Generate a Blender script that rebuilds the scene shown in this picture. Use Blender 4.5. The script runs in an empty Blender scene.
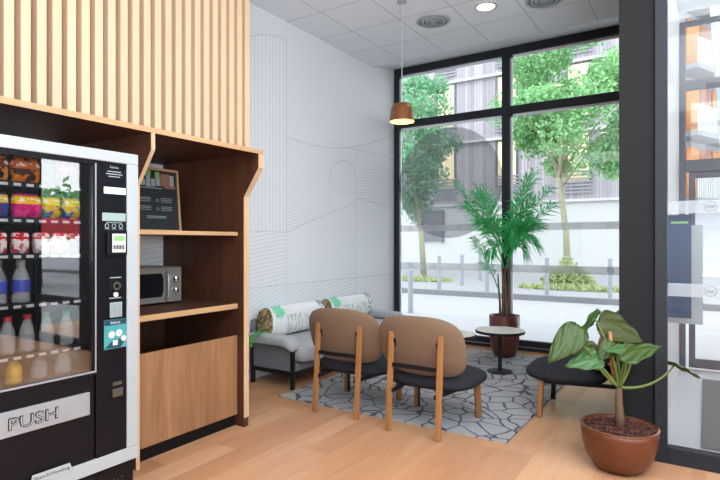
import bpy, bmesh, math, random
from mathutils import Vector, Matrix
random.seed(7)
R = math.radians
SC = bpy.context.scene
COL = SC.collection

# ------------------------------------------------------------------ camera
cd = bpy.data.cameras.new('camera'); cam = bpy.data.objects.new('camera', cd); COL.objects.link(cam)
cam.location = (0, 0, 1.4); cam.rotation_euler = (R(90), 0, R(32.9))
cd.sensor_width = 36; cd.lens = 36*535/720; cd.shift_y = 2/720; cd.clip_start = .05; cd.clip_end = 300
SC.camera = cam

# ------------------------------------------------------------------ sky, lights, exposure
w = bpy.data.worlds.new('world'); SC.world = w; w.use_nodes = True
bg = w.node_tree.nodes['Background']; bg.inputs[0].default_value = (.90, .96, 1, 1); bg.inputs[1].default_value = 3.0
SC.view_settings.view_transform = 'Standard'; SC.view_settings.look = 'None'
SC.view_settings.exposure = 0.52; SC.view_settings.gamma = 1; SC.view_settings.use_curve_mapping = False
SC.cycles.use_denoising = True
SC.cycles.max_bounces = 10; SC.cycles.transparent_max_bounces = 24; SC.cycles.diffuse_bounces = 5; SC.cycles.glossy_bounces = 4
SC.cycles.sample_clamp_indirect = 6; SC.cycles.caustics_reflective = False; SC.cycles.caustics_refractive = False

def area(name, loc, size, power, color=(.86, .94, 1), rot=(0, 0, 0)):
    l = bpy.data.lights.new(name, 'AREA'); l.shape = 'RECTANGLE'; l.size, l.size_y = size; l.energy = power; l.color = color
    o = bpy.data.objects.new(name, l); COL.objects.link(o); o.location = loc; o.rotation_euler = rot
    return o
area('lobby_fill_light', (1.2, -.6, 3.80), (3.2, 2.4), 55)  # area lights at ceiling height, added as fill for the interior
area('lobby_fill_light', (-1.6, -2.6, 3.80), (3.2, 2.0), 45)
area('lobby_fill_light', (.3, 2.0, 3.81), (1.8, 1.8), 55)
area('added_fill_uplight', (1.6, -.8, 1.7), (2.2, 2.2), 420, rot=(R(158), 0, 0))  # added fill aimed up to brighten the ceiling, no fitting here
area('lobby_fill_light', (2.6, 2.4, 3.80), (1.6, 1.6), 40)

# ------------------------------------------------------------------ materials
MATS = {}
def lin(c):
    if isinstance(c, str):
        c = [int(c[i:i+2], 16)/255 for i in (0, 2, 4)]
    return tuple((x/12.92 if x <= .04045 else ((x+.055)/1.055)**2.4) for x in c) + (1,)
class NT:
    def __init__(s, name):
        s.m = bpy.data.materials.new(name); s.m.use_nodes = True; s.t = s.m.node_tree; s.n = s.t.nodes
        s.b = s.n['Principled BSDF']; s.out = s.n['Material Output']
    def new(s, ty, **kw):
        x = s.n.new(ty)
        for k, v in kw.items(): setattr(x, k, v)
        return x
    def link(s, a, b): s.t.links.new(a, b)
    def val(s, sock, v):
        if isinstance(v, (int, float)): sock.default_value = v
        elif isinstance(v, tuple): sock.default_value = v
        else: s.link(v, sock)
    def math(s, op, a, b=None, c=None):
        x = s.new('ShaderNodeMath', operation=op)
        for i, v in enumerate((a, b, c)):
            if v is not None: s.val(x.inputs[i], v)
        return x.outputs[0]
    def add(s, *a):
        r = a[0]
        for q in a[1:]: r = s.math('ADD', r, q)
        return r
    def mul(s, *a):
        r = a[0]
        for q in a[1:]: r = s.math('MULTIPLY', r, q)
        return r
    def sub(s, a, b): return s.math('SUBTRACT', a, b)
    def lt(s, a, b): return s.math('LESS_THAN', a, b)
    def gt(s, a, b): return s.math('GREATER_THAN', a, b)
    def frac(s, a): return s.math('FRACT', a)
    def absv(s, a): return s.math('ABSOLUTE', a)
    def mx(s, a, b): return s.math('MAXIMUM', a, b)
    def coord(s, kind='Object'):
        tc = s.new('ShaderNodeTexCoord'); return tc.outputs[kind]
    def xyz(s, kind='Object'):
        sp = s.new('ShaderNodeSeparateXYZ'); s.link(s.coord(kind), sp.inputs[0]); return sp.outputs
    def mapped(s, scale, kind='Object', rot=(0, 0, 0)):
        mp = s.new('ShaderNodeMapping'); mp.inputs['Scale'].default_value = scale; mp.inputs['Rotation'].default_value = rot
        s.link(s.coord(kind), mp.inputs[0]); return mp.outputs[0]
    def noise(s, vec, scale, detail=3, rough=.5, dist=0):
        x = s.new('ShaderNodeTexNoise'); s.link(vec, x.inputs['Vector']); x.inputs['Scale'].default_value = scale
        x.inputs['Detail'].default_value = detail; x.inputs['Roughness'].default_value = rough; x.inputs['Distortion'].default_value = dist
        return x.outputs['Fac']
    def mix(s, f, a, b):
        x = s.new('ShaderNodeMix', data_type='RGBA'); s.val(x.inputs[0], f); s.val(x.inputs[6], a); s.val(x.inputs[7], b); return x.outputs[2]
    def ramp(s, f, stops):
        x = s.new('ShaderNodeValToRGB'); s.link(f, x.inputs[0]); e = x.color_ramp.elements
        while len(e) < len(stops): e.new(.5)
        for q, (p, c) in zip(e, stops): q.position = p; q.color = c
        return x.outputs[0]
    def bump(s, h, strength=.3, dist=.01):
        x = s.new('ShaderNodeBump'); x.inputs['Strength'].default_value = strength; x.inputs['Distance'].default_value = dist
        s.link(h, x.inputs['Height']); s.link(x.outputs[0], s.b.inputs['Normal'])
    def base(s, c): s.val(s.b.inputs['Base Color'], c)
    def set(s, rough=.5, metal=0, spec=.5):
        s.b.inputs['Roughness'].default_value = rough; s.b.inputs['Metallic'].default_value = metal; s.b.inputs['Specular IOR Level'].default_value = spec

def plain(name, col, rough=.5, metal=0, var=.08, scale=12, bump=0, spec=.5, stretch=(1, 1, 1)):
    n = NT(name); c = lin(col); n.set(rough, metal, spec)
    f = n.noise(n.mapped(stretch), scale, 4)
    d = tuple(x*(1-var) for x in c[:3]) + (1,); u = tuple(min(1, x*(1+var)) for x in c[:3]) + (1,)
    n.base(n.mix(f, d, u))
    if bump: n.bump(f, bump, .004)
    MATS[name] = n.m; return n.m
def wood(name, dark, light, axis='z', scale=9, rough=.45, planks=None):
    n = NT(name); n.set(rough)
    st = {'x': (.09, 1, 1), 'y': (1, .09, 1), 'z': (1, 1, .09)}[axis]
    v = n.mapped(st); f = n.noise(v, scale, 6, .6, .6); g = n.noise(v, scale*6, 3, .6)
    h = n.add(n.mul(f, .75), n.mul(g, .25))
    n.base(n.ramp(h, [(.3, lin(dark)), (.7, lin(light))])); n.bump(g, .06, .002)
    MATS[name] = n.m; return n.m
def fabric(name, col, var=.12, rough=.9, scale=260):
    n = NT(name); c = lin(col); n.set(rough, 0, .2)
    v = n.mapped((1, 1, 1)); f = n.noise(v, scale, 2); g = n.noise(v, 5, 3)
    d = tuple(x*(1-var) for x in c[:3]) + (1,); u = tuple(min(1, x*(1+var)) for x in c[:3]) + (1,)
    n.base(n.mix(n.add(n.mul(f, .7), n.mul(g, .3)), d, u)); n.bump(f, .25, .001)
    n.b.inputs['Sheen Weight'].default_value = .15
    MATS[name] = n.m; return n.m
def glow(name, col, strength):
    n = NT(name); n.base(lin(col)); n.b.inputs['Emission Color'].default_value = lin(col); n.b.inputs['Emission Strength'].default_value = strength
    MATS[name] = n.m; return n.m
def pane(name, tint=(1, 1, 1), f0=.04, f1=.6, rough=.0):
    n = NT(name); n.n.remove(n.b)
    t = n.new('ShaderNodeBsdfTransparent'); t.inputs[0].default_value = tint + (1,)
    g = n.new('ShaderNodeBsdfGlossy'); g.inputs['Roughness'].default_value = rough
    lw = n.new('ShaderNodeFresnel'); lw.inputs[0].default_value = 1.45
    k = n.math('MINIMUM', n.add(n.mul(lw.outputs[0], (f1-f0)), f0), 1.0)
    m = n.new('ShaderNodeMixShader'); n.link(k, m.inputs[0]); n.link(t.outputs[0], m.inputs[1]); n.link(g.outputs[0], m.inputs[2])
    n.link(m.outputs[0], n.out.inputs[0]); MATS[name] = n.m; return n.m
def film(name, col, alpha):
    n = NT(name); n.base(lin(col)); n.b.inputs['Roughness'].default_value = .6; n.b.inputs['Alpha'].default_value = alpha
    MATS[name] = n.m; return n.m

plain('white_paint', 'e9eaea', .7, var=.02, scale=3)
plain('soffit_white', 'e6ecf2', .7, var=.02, scale=3)
plain('anthracite', '26282e', .5, spec=.2, var=.05)
plain('blue_grey_frame', '50535f', .5, var=.04); plain('anthracite_wall', '252526', .8, spec=.08, var=.06, scale=4)
plain('black_metal', '131519', .5, .0, spec=.25, var=.1)
plain('black_plastic', '0d0e11', .45, spec=.2, var=.1)
plain('navy_black', '0d0e14', .3, spec=.22, var=.12, scale=3)
plain('grey_white_paint', 'a3a9ad', .35, var=.02)
plain('steel', '9da1a6', .4, .35, var=.08, scale=30, stretch=(1, .05, 1))
plain('dark_steel', '6c6a66', .35, .8, var=.1, scale=30)
plain('brushed_steel', '7f7b75', .4, .3, var=.08, scale=30, stretch=(1, 1, .05)); plain('chrome', 'd6d8da', .12, 1, var=.03)
wood('slat_wood', 'c0a588', 'ceb394', 'z', 7, .55)
wood('slat_back', '936c4c', 'a87f5b', 'z', 7, .6)
wood('walnut_z', '7d5538', 'a97f5a', 'z', 10, .45)
wood('walnut_dark', '3c2015', '593422', 'z', 9, .5)
wood('walnut_dark_y', '3b2117', '563323', 'y', 9, .5)
wood('oak_edge', 'b08a62', 'c6a27a', 'y', 9, .5)
wood('oak_edge_z', 'bf9c78', 'd6b594', 'z', 9, .5)
wood('oak_leg', '86592f', 'a57545', 'z', 14, .42)
fabric('tan_back', '745d4b')
fabric('charcoal_seat', '26272c'); MATS['charcoal_seat'].node_tree.nodes['Principled BSDF'].inputs['Sheen Weight'].default_value = 0
fabric('sofa_grey', 'a0a2a6')
fabric('sofa_dark', '6a6b70')
plain('fired_brown', '5c2d28', .3, var=.22, scale=9)
plain('rim_tan', 'c08a5e', .35, var=.1)
plain('terracotta', '5f3119', .33, var=.2, scale=10, stretch=(1, 1, .4))
plain('bark', '4a2418', .85, var=.5, scale=60, bump=.4)
plain('soil', '3a281d', .95, var=.4, scale=70, bump=.6)
plain('stem_green', '566b2c', .5, var=.15)
plain('stem_brown', '5f4735', .8, var=.4, scale=40, bump=.4)
plain('palm_trunk', '6a5140', .85, var=.4, scale=40, bump=.4)
plain('stone_top', 'd4cfc8', .35, var=.06, scale=14)
plain('copper_shade', '7c4c2b', .38, .25, var=.1)
plain('paper_white', 'c4c7ca', .7, var=.03)
plain('charcoal_paper', '24282b', .6, var=.1)
plain('road_grey', '8b8d91', .85, var=.05, scale=3)
plain('pavement_grey', '87898d', .85, var=.07, scale=5)
plain('kerb_stone', '6a6e72', .85, var=.1, scale=6)
plain('render_white', 'b4b6b8', .85, var=.03, scale=2)
plain('trunk_bark', '8f8c76', .9, var=.35, scale=20, bump=.4)
plain('bollard_grey', '82868f', .6, var=.06)
plain('vestibule_tile', 'd8dade', .5, var=.03, scale=3)
plain('pale_curtain', 'f0dcae', .8, var=.08, scale=3)
plain('orange_panel', 'b07438', .7, var=.1, scale=3)
plain('brick_red', '93695a', .85, var=.12, scale=6)
plain('dark_window', '585d66', .15, var=.1, scale=2)
plain('rail_pale', '8f9a9e', .6, var=.05)
plain('blue_board', '12375a', .45, var=.08, scale=5)
plain('green_ink', '7fae6e', .6)
plain('grey_board', '9aa5a8', .5, var=.05)
plain('red_cap', 'c5263a', .35); plain('green_cap', '1f8f5c', .35); plain('blue_label', '3a4bb0', .4); plain('yellow_drink', 'e0b62c', .25)
plain('teal_sticker', '3f9294', .5, var=.06); plain('navy_sticker', '123c4c', .5); plain('screen_pale', '8ea19e', .35, var=.1, scale=40)
plain('red_hoarding', 'c23a44', .6)
plain('logo_ink', '6f7c7c', .6)
plain('lamp_white', 'fff2d8', .5)
plain('cord_grey', 'aeb4b8', .5)
glow('lamp_lit', 'fff0c8', 9)
glow('pendant_lining_glow', 'ffdc80', 1.6)  # emission on the shade lining stands in for bulb light
glow('display_lit', 'b9c8f0', .45)
pane('window_glass', f0=.0, f1=.85)
pane('vending_glass', f0=.13, f1=.95)
pane('cabinet_glass', tint=(.35, .36, .38), f0=.05, f1=.9)
film('band_film', 'd0d6dc', .4)
film('door_band_film', 'a9b0b8', .4)
film('circle_film', '6c6872', .34)

# floor boards
n = NT('floor_boards'); n.set(.38); x, y, z = n.xyz()
px = n.math('DIVIDE', x, .19); row = n.math('FLOOR', px)
off = n.frac(n.mul(n.math('SINE', n.mul(row, 12.9898)), 43.758))
py = n.add(n.math('DIVIDE', y, 1.3), off); pid = n.add(n.mul(row, 7.13), n.mul(n.math('FLOOR', py), 3.71))
tone = n.frac(n.mul(n.math('SINE', pid), 57.31))
v = n.mapped((1, .1, 1)); g1 = n.noise(v, 8, 6, .6, .8); g2 = n.noise(v, 50, 3)
h = n.add(n.mul(g1, .55), n.mul(g2, .15), n.mul(tone, .3))
seam = n.mx(n.lt(n.frac(px), .012), n.lt(n.frac(py), .002))
n.base(n.mix(n.mul(seam, .35), n.ramp(h, [(.25, lin('aa7856')), (.55, lin('c08e69')), (.8, lin('d0a37f'))]), lin('8a6243')))
n.bump(n.sub(g2, seam), .08, .002); MATS['floor_boards'] = n.m
# ceiling tiles
n = NT('ceiling_tiles'); n.set(.85); x, y, z = n.xyz()
gx = n.lt(n.absv(n.sub(n.frac(n.add(n.math('DIVIDE', n.add(x, .996), .607), .5)), .5)), .009)
gy = n.lt(n.absv(n.sub(n.frac(n.add(n.math('DIVIDE', n.sub(y, 6.345), .607), .5)), .5)), .009)
g = n.mx(gx, gy); sp = n.noise(n.mapped((1, 1, 1)), 90, 2)
n.base(n.mix(n.mul(g, .5), n.mix(sp, lin('dee6ee'), lin('e8eef4')), lin('74797f'))); n.bump(n.mul(g, -1), .3, .004); MATS['ceiling_tiles'] = n.m
# carved wall mural: grooves in panels divided by curves
n = NT('grooved_wall'); n.set(.8); x, y, z = n.xyz()
def stripes(expr, pitch, wd=.22): return n.lt(n.frac(n.math('DIVIDE', expr, pitch)), wd)
def near(expr, wd=.006): return n.lt(n.absv(expr), wd)
def both(*a): return n.mul(*a)
def inv(a): return n.sub(1.0, a)
A = n.lt(y, 4.52); B = inv(A)
arc = n.sub(3.62, n.mul(n.math('POWER', n.sub(4.45, y), 2.0), .55))
c1 = n.add(2.545, n.mul(n.math('POWER', n.sub(y, 4.9), 2.0), .115))
c2 = n.mul(n.add(1.0, 0.0), 2.62)
dy = n.sub(y, 5.2)
sc_ = n.add(1.72, n.mul(n.math('SINE', n.mul(n.sub(y, 5.22), 2.3)), .12), n.mul(n.math('POWER', n.sub(y, 5.2), 3.0), .35))
arc2 = n.sub(1.97, n.mul(n.math('POWER', n.sub(y, 5.9), 2.0), .1))
diag = n.add(z, n.mul(y, .3)); diag2 = n.add(z, n.mul(y, .55))
wob = n.add(z, n.mul(n.math('SINE', n.mul(y, 2.2)), .06))
top = both(A, n.gt(z, arc)); vert = both(A, n.lt(z, arc), n.gt(z, 1.51)); low = both(A, n.lt(z, 1.51), n.gt(z, .93))
btop = both(B, n.gt(z, c1)); bmid = both(B, n.lt(z, c1), n.gt(z, n.math('MULTIPLY', n.lt(y, 5.9), sc_)), n.lt(y, 5.9))
br = both(n.gt(y, 5.9), n.lt(z, c1), n.gt(z, arc2)); plainr = both(B, n.lt(z, n.add(n.mul(n.lt(y, 5.9), sc_), n.mul(n.gt(y, 5.9), arc2))), n.gt(z, .93)); bot = n.lt(z, .93)
ring = n.math('SQRT', n.add(n.math('POWER', n.sub(y, 5.65), 2.0), n.math('POWER', n.sub(z, 2.1), 2.0)))
inring = both(bmid, n.lt(ring, .34), n.gt(z, 2.0))
strong = n.add(both(top, stripes(diag2, .05)), both(vert, stripes(y, .055)), both(low, stripes(n.sub(z, n.mul(y, .12)), .042)),
               both(bmid, inv(n.lt(ring, .34)), stripes(n.add(wob, n.mul(y, .22)), .036)), both(inring, stripes(n.add(z, n.mul(y, .5)), .045)),
               both(br, stripes(n.sub(z, n.mul(y, .05)), .04)), both(bot, stripes(n.add(wob, n.mul(y, -.25)), .045)))
faint = n.add(both(btop, stripes(n.add(diag, n.mul(wob, .5)), .034)), both(plainr, stripes(z, .024)))
cut = n.mx(n.mx(both(A, near(n.sub(z, arc))), both(B, near(n.sub(z, c1)))), n.mx(near(n.sub(y, 4.52), .004), n.mx(near(n.sub(z, .93), .005), both(A, near(n.sub(z, 1.51), .004)))))
cut = n.mx(cut, n.mx(both(B, n.lt(y, 5.9), near(n.sub(z, sc_))), n.mx(both(n.gt(y, 5.9), near(n.sub(z, arc2))), n.mx(both(near(n.sub(y, 5.9), .004), n.lt(z, 2.7)), n.mx(both(bmid, n.gt(z, 2.1), near(n.sub(ring, .34))), both(n.gt(y, 5.3), near(n.sub(z, 2.62), .004)))))))
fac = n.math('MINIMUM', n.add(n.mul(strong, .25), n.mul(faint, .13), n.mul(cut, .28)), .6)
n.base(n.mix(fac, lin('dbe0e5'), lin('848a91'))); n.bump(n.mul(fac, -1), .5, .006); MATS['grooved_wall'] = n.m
# rug
n = NT('crackle_rug'); n.set(.95, 0, .1); v = n.coord()
vo = n.new('ShaderNodeTexVoronoi', feature='DISTANCE_TO_EDGE'); vo.inputs['Scale'].default_value = 5.4
nz = n.new('ShaderNodeTexNoise'); nz.inputs['Scale'].default_value = 2.5; n.link(v, nz.inputs['Vector'])
vm = n.new('ShaderNodeVectorMath', operation='MULTIPLY_ADD'); n.link(nz.outputs['Color'], vm.inputs[0]); vm.inputs[1].default_value = (.22, .22, 0); n.link(v, vm.inputs[2])
n.link(vm.outputs[0], vo.inputs['Vector'])
wv = n.noise(n.mapped((1, 1, 1)), 2.2, 2); thr = n.add(.014, n.mul(wv, .042))
ln = n.lt(vo.outputs['Distance'], thr); fz = n.noise(v, 300, 2)
n.base(n.mix(ln, n.mix(fz, lin('929295'), lin('a9a9ab')), n.mix(fz, lin('4b4d57'), lin('5c5e68')))); n.bump(fz, .4, .003); MATS['crackle_rug'] = n.m
# cushion print: x along the bolster 0..1, angle round it
n = NT('tropical_print'); n.set(.9, 0, .2); x, y, z = n.xyz()
L = n.math('DIVIDE', y, 1.0)
fine = n.noise(n.mapped((1, 1, 1)), 26, 4, .6); stn = n.noise(n.mapped((9, 30, 5), rot=(R(20), 0, 0)), 1.3, 4, .6); st2 = n.noise(n.mapped((9, 34, 4), rot=(R(-22), 0, 0)), 1.1, 3, .6)
base = n.mix(n.noise(n.mapped((1, 1, 1)), 4, 3), lin('e9ebec'), lin('d2d7d9'))
blades = both(n.gt(stn, .53), n.gt(L, .3), n.lt(L, .85), n.lt(z, .06)); base = n.mix(n.mul(blades, .75), base, lin('8f9c98'))
bl2 = both(n.gt(st2, .60), n.gt(L, .12), n.lt(L, .8), n.lt(z, .03)); base = n.mix(n.mul(bl2, .6), base, lin('a9bf8e'))
gr = n.gt(n.sub(n.add(n.mul(n.noise(n.mapped((14, 46, 10), rot=(R(35), 0, 0)), 1.6, 3), 1.6), .35), n.mul(n.add(n.absv(n.sub(L, .2)), n.mul(n.absv(n.sub(z, .11)), 1.1)), 6.0)), .55); base = n.mix(gr, base, n.mix(fine, lin('3fae7d'), lin('9fe0c0')))
fl = both(n.gt(L, .86), n.gt(fine, .5)); base = n.mix(n.mul(fl, .8), base, lin('6d7377'))
pine = n.lt(L, n.add(.06, n.mul(fine, .05))); base = n.mix(pine, base, n.mix(n.gt(fine, .5), lin('5a4a38'), lin('8f7d58')))
n.base(base); MATS['tropical_print'] = n.m
# weathered timber cladding
n = NT('grey_cladding'); n.set(.85); x, y, z = n.xyz()
u = n.add(x, n.mul(y, .7)); bd = n.math('FLOOR', n.math('DIVIDE', u, .16)); t1 = n.frac(n.mul(n.math('SINE', n.mul(bd, 12.98)), 437.5))
t2 = n.noise(n.mapped((3, 3, .3)), 1.5, 5, .6); gap = n.lt(n.frac(n.math('DIVIDE', u, .16)), .14)
n.base(n.mix(n.mul(gap, .6), n.ramp(n.add(n.mul(t1, .5), n.mul(t2, .5)), [(.2, lin('85818a')), (.8, lin('a5a1a6'))]), lin('5a575f'))); MATS['grey_cladding'] = n.m
# foliage
def leafmat(name, a, b, trans=.3, rough=.5):
    n = NT(name); n.set(rough, 0, .3); f = n.noise(n.coord(), 3, 2); rn = n.new('ShaderNodeNewGeometry').outputs['Random Per Island']
    n.base(n.mix(n.add(n.mul(rn, .7), n.mul(f, .3)), lin(a), lin(b)))
    tr = n.new('ShaderNodeBsdfTranslucent'); tr.inputs[0].default_value = lin(b)
    m = n.new('ShaderNodeMixShader'); m.inputs[0].default_value = trans; n.link(n.b.outputs[0], m.inputs[1]); n.link(tr.outputs[0], m.inputs[2]); n.link(m.outputs[0], n.out.inputs[0])
    MATS[name] = n.m
leafmat('tree_leaf', '558f58', '96c78c'); leafmat('tree_leaf_blue', '4a8460', '85b890'); leafmat('bush_leaf', '7f9460', 'adb88a')
leafmat('palm_leaf', '14813f', '62dc8a', .45, .4); leafmat('fern_leaf', '3f8f50', '7fca86', .3)
leafmat('alocasia_leaf', '2a3f16', '455c22', .1, .35); leafmat('alocasia_young', '33582f', '4f7344', .1, .3); leafmat('alocasia_olive', '313a17', '474d21', .12, .4)

# ------------------------------------------------------------------ geometry helpers
TEXT_CACHE = {}
class MB:
    def __init__(s): s.bm = bmesh.new()
    def box(s, x0, x1, y0, y1, z0, z1, bev=0):
        r = bmesh.ops.create_cube(s.bm, size=1)['verts']
        for v in r: v.co = Vector(((x0+x1)/2+v.co.x*(x1-x0), (y0+y1)/2+v.co.y*(y1-y0), (z0+z1)/2+v.co.z*(z1-z0)))
        if bev:
            es = list({e for v in r for e in v.link_edges}); bmesh.ops.bevel(s.bm, geom=es, offset=bev, segments=2, affect='EDGES', profile=.5)
        return s
    def obox(s, o, dx, dy, dz):   # box from corner o with edge vectors
        o, dx, dy, dz = map(Vector, (o, dx, dy, dz)); vs = [s.bm.verts.new(o+dx*a+dy*b+dz*c) for c in (0, 1) for b in (0, 1) for a in (0, 1)]
        for f in ((0, 2, 3, 1), (4, 5, 7, 6), (0, 1, 5, 4), (2, 6, 7, 3), (0, 4, 6, 2), (1, 3, 7, 5)): s.bm.faces.new([vs[i] for i in f])
        return s
    def bar(s, p, q, w, d, up=(0, 0, 1)):
        p, q = Vector(p), Vector(q); a = (q-p).normalized(); u = Vector(up)
        if abs(a.dot(u)) > .95: u = Vector((1, 0, 0)) if abs(a.x) < .9 else Vector((0, 1, 0))
        sx = a.cross(u).normalized(); sy = sx.cross(a).normalized()
        return s.obox(p-sx*w/2-sy*d/2, sx*w, sy*d, q-p)
    def tube(s, pts, rad, n=8, cap=True):
        pts = [Vector(p) for p in pts]; rad = rad if isinstance(rad, (list, tuple)) else [rad]*len(pts); rings = []
        up = Vector((0, 0, 1)); prev = None
        for i, p in enumerate(pts):
            t = (pts[min(i+1, len(pts)-1)]-pts[max(i-1, 0)]).normalized()
            a = prev if prev else (up if abs(t.z) < .95 else Vector((1, 0, 0)))
            b = t.cross(a).normalized(); a = b.cross(t).normalized(); prev = a
            rings.append([s.bm.verts.new(p+(a*math.cos(2*math.pi*k/n)+b*math.sin(2*math.pi*k/n))*rad[i]) for k in range(n)])
        for r0, r1 in zip(rings, rings[1:]):
            for k in range(n): s.bm.faces.new((r0[k], r0[(k+1) % n], r1[(k+1) % n], r1[k]))
        if cap: s.bm.faces.new(rings[0][::-1]); s.bm.faces.new(rings[-1])
        return s
    def lathe(s, prof, n=32, c=(0, 0, 0), ax='z', capa=True, capb=True):
        rings = []
        for r, h in prof:
            ring = []
            for k in range(n):
                a = 2*math.pi*k/n; u, v = r*math.cos(a), r*math.sin(a)
                p = {'z': (u, v, h), 'x': (h, u, v), 'y': (v, h, u)}[ax]
                ring.append(s.bm.verts.new(Vector(p)+Vector(c)))
            rings.append(ring)
        for a, b in zip(rings, rings[1:]):
            for k in range(n): s.bm.faces.new((a[k], a[(k+1) % n], b[(k+1) % n], b[k]))
        if capa: s.bm.faces.new(rings[0][::-1])
        if capb: s.bm.faces.new(rings[-1])
        return s
    def prism(s, poly, dirv):     # polygon (3D points) extruded along dirv
        d = Vector(dirv); a = [s.bm.verts.new(Vector(p)) for p in poly]; b = [s.bm.verts.new(Vector(p)+d) for p in poly]
        s.bm.faces.new(a[::-1]); s.bm.faces.new(b); n = len(a)
        for k in range(n): s.bm.faces.new((a[k], a[(k+1) % n], b[(k+1) % n], b[k]))
        return s
    def super(s, c, r, e1=.4, e2=.4, nu=40, nv=20, fn=None):   # superellipsoid; e1 in z, e2 in xy
        P = lambda x, e: math.copysign(abs(x)**e, x); rings = []
        for i in range(1, nv):
            ph = -math.pi/2+math.pi*i/nv; ring = []
            for k in range(nu):
                th = 2*math.pi*k/nu; p = Vector((r[0]*P(math.cos(ph), e1)*P(math.cos(th), e2), r[1]*P(math.cos(ph), e1)*P(math.sin(th), e2), r[2]*P(math.sin(ph), e1)))
                if fn: p = fn(p)
                ring.append(s.bm.verts.new(p+Vector(c)))
            rings.append(ring)
        for z, ring, fl in ((-r[2], rings[0], 1), (r[2], rings[-1], 0)):
            p = Vector((0, 0, z)); p = fn(p) if fn else p; t = s.bm.verts.new(p+Vector(c))
            for k in range(nu):
                q = (ring[k], ring[(k+1) % nu], t); s.bm.faces.new(q[::-1] if fl else q)
        for a, b in zip(rings, rings[1:]):
            for k in range(nu): s.bm.faces.new((a[k], a[(k+1) % nu], b[(k+1) % nu], b[k]))
        return s
    def sheet(s, grid):
        vs = [[s.bm.verts.new(Vector(p)) for p in row] for row in grid]
        for a, b in zip(vs, vs[1:]):
            for i in range(len(a)-1): s.bm.faces.new((a[i], a[i+1], b[i+1], b[i]))
        return s
    def disc(s, c, r, nrm, t, n=32, inner=0):
        c, nz = Vector(c), Vector(nrm).normalized(); a = nz.orthogonal().normalized(); b = nz.cross(a)
        def ring(rr, o): return [s.bm.verts.new(c+nz*o+(a*math.cos(2*math.pi*k/n)+b*math.sin(2*math.pi*k/n))*rr) for k in range(n)]
        o0, o1 = ring(r, 0), ring(r, t)
        for k in range(n): s.bm.faces.new((o0[k], o0[(k+1) % n], o1[(k+1) % n], o1[k]))
        if inner:
            i0, i1 = ring(inner, 0), ring(inner, t)
            for k in range(n):
                j = (k+1) % n; s.bm.faces.new((i1[k], i1[j], i0[j], i0[k])); s.bm.faces.new((o1[k], o1[j], i1[j], i1[k])); s.bm.faces.new((i0[k], i0[j], o0[j], o0[k]))
        else: s.bm.faces.new(o0[::-1]); s.bm.faces.new(o1)
        return s
    def text(s, txt, o, right, up, size, thick=.001, center=True, bold=0, width=None):
        key = (txt, bold)
        if key not in TEXT_CACHE:
            cu = bpy.data.curves.new('lettering', 'FONT'); cu.body = txt; cu.extrude = .5; cu.offset = bold; cu.resolution_u = 3
            ob = bpy.data.objects.new('lettering', cu); COL.objects.link(ob); dg = bpy.context.evaluated_depsgraph_get()
            me = bpy.data.meshes.new_from_object(ob.evaluated_get(dg)); bpy.data.objects.remove(ob); bpy.data.curves.remove(cu)
            TEXT_CACHE[key] = ([v.co.copy() for v in me.vertices], [tuple(p.vertices) for p in me.polygons]); bpy.data.meshes.remove(me)
        vs, fs = TEXT_CACHE[key]; o, right, up = Vector(o), Vector(right).normalized(), Vector(up).normalized(); nz = right.cross(up)
        x0, x1 = min(v.x for v in vs), max(v.x for v in vs); k = size if width is None else width/(x1-x0)
        ox = (x0+x1)/2 if center else 0; oy = .35
        nv = [s.bm.verts.new(o+right*(v.x-ox)*k+up*(v.y-oy)*size+nz*(v.z+.5)*thick) for v in vs]
        for f in fs:
            try: s.bm.faces.new([nv[i] for i in f])
            except ValueError: pass
        return s
    def obj(s, name, mt, parent=None, smooth=False, loc=None, bevel=0, sub=0):
        if s.bm.faces and not getattr(s, 'open', False): bmesh.ops.recalc_face_normals(s.bm, faces=s.bm.faces)
        me = bpy.data.meshes.new(name); s.bm.to_mesh(me); s.bm.free()
        for m in (mt if isinstance(mt, list) else [mt]): me.materials.append(MATS[m])
        if smooth: me.shade_smooth() if smooth is True else None
        o = bpy.data.objects.new(name, me); COL.objects.link(o)
        if parent: o.parent = parent
        if loc: o.location = loc
        if bevel:
            b = o.modifiers.new('bevel', 'BEVEL'); b.width = bevel; b.segments = 2; b.limit_method = 'ANGLE'
        if sub:
            q = o.modifiers.new('sub', 'SUBSURF'); q.levels = q.render_levels = sub
        return o
def empty(name, loc=(0, 0, 0), rz=0, label=None, cat=None, group=None):
    o = bpy.data.objects.new(name, None); COL.objects.link(o); o.location = loc; o.rotation_euler = (0, 0, rz); o.empty_display_size = .1
    if label: tag(o, label, cat, group)
    return o
def tag(o, label, cat, group=None, kind=None):
    o['label'] = label; o['category'] = cat
    if group: o['group'] = group
    if kind: o['kind'] = kind
    return o
def struct(o, label=None, cat=None):
    o['kind'] = 'structure'
    if label: o['label'] = label; o['category'] = cat
    return o
def copy_tree(o, parent=None, loc=None, rz=None):
    c = o.copy(); COL.objects.link(c)
    if parent: c.parent = parent
    if loc is not None: c.location = loc
    if rz is not None: c.rotation_euler = (0, 0, rz)
    for ch in list(o.children): copy_tree(ch, c)
    return c

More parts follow.
